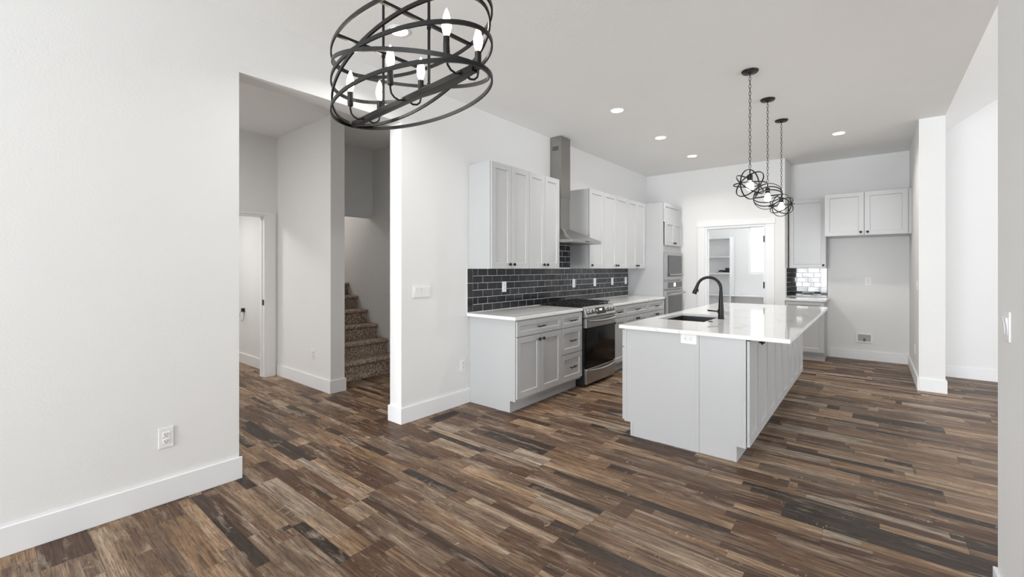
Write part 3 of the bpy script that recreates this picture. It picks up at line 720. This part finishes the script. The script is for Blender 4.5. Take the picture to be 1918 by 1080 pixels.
# ------------------------------------------------------------------ chandelier
CX, CY = -1.54, 1.16; yaw = -.07; A_, B_ = .475, .235
U = Vector((math.cos(yaw), math.sin(yaw), 0)); V_ = Vector((-math.sin(yaw), math.cos(yaw), 0)); Zv = Vector((0, 0, 1))
t = thing('chandelier', 'black linear chandelier with nested oval rings and six lit candle bulbs', 'chandelier', (CX, CY, 2.09))
def ringpts(z, tilt, a=A_, bb_=B_, n=72):
    u = (U * math.cos(tilt) + Zv * math.sin(tilt)); c = Vector((CX, CY, z))
    return [c + u * a * math.cos(2 * PI * k / n) + V_ * bb_ * math.sin(2 * PI * k / n) for k in range(n)], u.cross(V_)
for z, tl in ((2.09, 0), (2.222, 0), (2.35, 0), (2.22, -.26), (2.213, .25)):
    p, nr = ringpts(z, tl); b = BM(); band(b, p, nr, .015, .007); obj('ring', b, M_BLACK, t)
def loc(u, v, z): return Vector((CX, CY, 0)) + U * u + V_ * v + Zv * z
def obox(bm, u0, u1, v0, v1, z0, z1):
    vs = [bm.verts.new(loc(*p)) for p in ((u0, v0, z0), (u1, v0, z0), (u1, v1, z0), (u0, v1, z0), (u0, v0, z1), (u1, v0, z1), (u1, v1, z1), (u0, v1, z1))]
    for f in ((0, 3, 2, 1), (4, 5, 6, 7), (0, 1, 5, 4), (1, 2, 6, 5), (2, 3, 7, 6), (3, 0, 4, 7)): bm.faces.new([vs[i] for i in f])
b = BM(); obox(b, -.445, .445, -.0125, .0125, 2.078, 2.103); obj('centre_bar', b, M_BLACK, t, .0015)
b = BM()
for s in (-1, 1): obox(b, s * .46 - .012, s * .46 + .012, -.006, .006, 2.085, 2.095)
obj('bar_end_tabs', b, M_BLACK, t)
for s in (-1, 1):
    u = s * .172; vv = B_ * math.sqrt(1 - (u / A_) ** 2)
    b = BM(); obox(b, u - .006, u + .006, -vv, vv, 2.344, 2.356); obj('cross_bar', b, M_BLACK, t)
    b = BM(); tube(b, [loc(u, 0, 2.1), loc(u, 0, 3.04)], .0058, 10)
    for z in (2.11, 2.335, 2.365): lathe(b, [(.006, -.006), (.0085, -.004), (.0085, .004), (.006, .006)], at(loc(u, 0, z)), 12)
    obj('rod', b, M_BLACK, t, smooth=True)
b = BM(); obox(b, -.24, .24, -.06, .06, 3.035, ZC - .001); obj('canopy', b, M_BLACK, t, .004)
for u in (-.335, .01, .38):
    for s in (-1, 1):
        b = BM(); pts = [loc(u, s * .012, 2.09), loc(u, s * .035, 2.082), loc(u, s * .056, 2.087), loc(u, s * .07, 2.1), loc(u, s * .075, 2.12), loc(u, s * .075, 2.137)]
        tube(b, pts, .0042, 8); lathe(b, [(.004, -.004), (.0075, -.003), (.0075, .003), (.004, .004)], at(pts[0], V_), 10); ar = obj('candle_arm', b, M_BLACK, t, smooth=True)
        b = BM(); lathe(b, [(.011, 2.133), (.0125, 2.137), (.0125, 2.197)], at(loc(u, s * .075, 0)), 16); obj('candle_sleeve', b, M_BLACK, ar, smooth=True)
        b = BM(); lathe(b, [(.007, 2.199), (.013, 2.212), (.0175, 2.232), (.0165, 2.25), (.011, 2.272), (.005, 2.29), (.001, 2.298)], at(loc(u, s * .075, 0)), 16); obj('bulb', b, M_BULB, ar, smooth=True)

# ------------------------------------------------------------------ pendants
def pendant(x, y, axis, angs, label):
    t = thing('orb_pendant', label, 'pendant light', (x, y, 2.095), 'orb pendants over the island')
    c = Vector((x, y, 2.095)); R = .126; ax = Vector(axis).normalized(); s = Vector((0, 0, 1)).cross(ax).normalized()
    for a in angs:
        d2 = s * math.cos(a) + Vector((0, 0, 1)) * math.sin(a); b = BM()
        band(b, [c + ax * R * math.cos(2 * PI * k / 48) + d2 * R * math.sin(2 * PI * k / 48) for k in range(48)], ax.cross(d2), .0085, .006); obj('cage_ring', b, M_BLACK, t)
    b = BM(); tube(b, [c + Vector((0, 0, R + .005)), c + Vector((0, 0, .07))], .005, 8); lathe(b, [(.02, .03), (.021, .034), (.021, .078), (.012, .085)], at(c), 16)
    for e in (1, -1): lathe(b, [(.001, -.008), (.008, -.006), (.008, .006), (.001, .008)], at(c + ax * R * e, ax), 10)
    obj('socket', b, M_BLACK, t, smooth=True)
    b = BM(); lathe(b, [(.012, .03), (.016, .018), (.028, -.004), (.031, -.02), (.027, -.038), (.014, -.05), (.001, -.053)], at(c), 18); obj('bulb', b, M_BULBP, t, smooth=True)
    b = BM(); z = ZC - .02; k = 0; L = .036
    while z - L > c.z + R - .005:
        zz = z - L / 2; w = .008; n = 10; pts = []
        for q in range(n):
            a = 2 * PI * q / n; hx_ = w * math.cos(a); hz_ = (L / 2) * math.sin(a)
            pts.append((x + (hx_ if k % 2 else 0), y + (0 if k % 2 else hx_), zz + hz_))
        tube(b, pts, .0022, 5, True); z -= L * .86; k += 1
    obj('chain', b, M_BLACK, t)
    b = BM(); lathe(b, [(.066, ZC - .001), (.066, ZC - .008), (.058, ZC - .018), (.012, ZC - .024), (.005, ZC - .03)], at((x, y, 0)), 28); obj('canopy', b, M_BLACK, t, smooth=True)
def vw(x, y, p, q):
    d = Vector((x, y, 0)).normalized(); r = Vector((d.y, -d.x, 0)); return r * p + d * q
PA = [0, PI / 4, PI / 2, 3 * PI / 4]
pendant(-.813, 4.196, vw(-.813, 4.196, -.56, -.83), PA, 'nearest of the three black orb pendants, on a chain over the island')
pendant(-.813, 5.01, vw(-.813, 5.01, 1, -.05) + Vector((0, 0, .08)), [.12, PI / 4 + .2, PI / 2, -.35], 'middle of the three black orb pendants, on a chain over the island')
pendant(-.807, 5.818, vw(-.807, 5.818, .74, -.67), [.1, PI / 4, PI / 2, 3 * PI / 4], 'farthest of the three black orb pendants, on a chain over the island')

# downlights
def can(x, y, label):
    t = thing('recessed_light', label, 'ceiling light', (x, y, ZC), 'recessed ceiling lights')
    b = BM(); lathe(b, [(.078, ZC - .0005), (.078, ZC - .004), (.064, ZC - .006), (.06, ZC - .0005)], at((x, y, 0)), 32); obj('trim_ring', b, M_TRIM, t, smooth=True)
    b = BM(); lathe(b, [(.061, ZC - .0006), (.061, ZC - .004)], at((x, y, 0)), 32); obj('lens', b, M_CAN, t)
    l = bpy.data.lights.new('downlight', 'AREA'); l.shape = 'DISK'; l.size = .11; l.energy = 4.5; l.color = (1, .965, .92); l.spread = math.radians(140)
    o = bpy.data.objects.new('downlight', l); COL.objects.link(o); o.parent = t; o.location = (0, 0, -.006)
for x, y, lb in ((-2.11, 4.344, 'lit recessed ceiling light nearest the camera in the row over the aisle'), (-2.12, 5.608, 'middle lit recessed ceiling light of the row over the aisle'),
                 (-2.1, 6.826, 'far lit recessed ceiling light near the corner above the oven tower'), (-.332, 6.831, 'lit recessed ceiling light in front of the fridge recess'),
                 (-2.6, 1.909, 'lit recessed ceiling light seen through the chandelier rings')):
    can(x, y, lb)

# ------------------------------------------------------------------ stairs
t = thing('carpeted_staircase', 'staircase in flecked brown carpet climbing behind the hall wall', 'stairs', (-5, 3.1, 0))
for n in range(11):
    nx_ = -4.915 - .252 * n; zt = .222 + .188 * n; z0 = 0 if n == 0 else zt - .188 - .03; r = .024; pr = []
    pr.append((nx_ - .035, z0)); pr.append((nx_ - .035, zt - 2 * r - .004))
    for k in range(9):
        a = -PI / 2 + PI * k / 8; pr.append((nx_ - r + r * math.cos(a), zt - r + r * math.sin(a)))
    pr.append((nx_ - .30, zt)); pr.append((nx_ - .30, z0))
    b = BM(); prism(b, pr, 2.656, 3.626, lambda p, y: (p[0], y, p[1])); obj('step', b, M_CARPET, t, smooth=True)

# ------------------------------------------------------------------ pantry shelving
t = thing('pantry_shelf_unit', 'tall white built-in shelf unit inside the pantry', 'shelves', (-2.8, 9.6, 0))
SX0, SX1, SY0, SY1 = -3.5, -2.185, 9.42, YP
b = BM(); box(b, SX1, SX1 + .02, SY0, SY1, 0, 2.0); obj('side_panel', b, M_TRIM, t, .001)
for z in (1.985, 1.61, 1.28, .85, .45):
    b = BM(); box(b, SX0, SX1, SY0 + .002, SY1, z - .018, z); obj('shelf', b, M_TRIM, t, .001)
b = BM(); box(b, SX1 + .021, -.92, SY0, YP, .83, .85); tag(obj('pantry_shelf', b, M_TRIM, bevel=.001), 'long low white shelf below the pantry window', 'shelf')
t = thing('paper_stack', 'thin pale stack lying flat on the second pantry shelf', 'papers', (-2.3, 9.52, 1.281))
b = BM(); box(b, -2.45, -2.2, 9.44, 9.62, 1.281, 1.296); obj('sheets', b, M_PAPER, t)
b = BM(); box(b, -2.452, -2.198, 9.436, 9.622, 1.296, 1.299); obj('cover', b, M_SLOT, t)
b = BM(); tube(b, [(-2.41, 9.5, 1.318), (-2.37, 9.5, 1.325), (-2.3, 9.51, 1.322), (-2.26, 9.52, 1.318)], .018, 10, radii=[.012, .018, .02, .012])
tag(obj('cloth_bundle', b, M_BLACKM, smooth=True), 'small dark rolled bundle on the pale stack in the pantry', 'cloth')
b = BM(); box(b, -2.3, -2.21, 9.56, 9.615, 1.2995, 1.385); tag(obj('small_box', b, M_SLOT, bevel=.003), 'small dark box standing on the pale stack in the pantry', 'box')
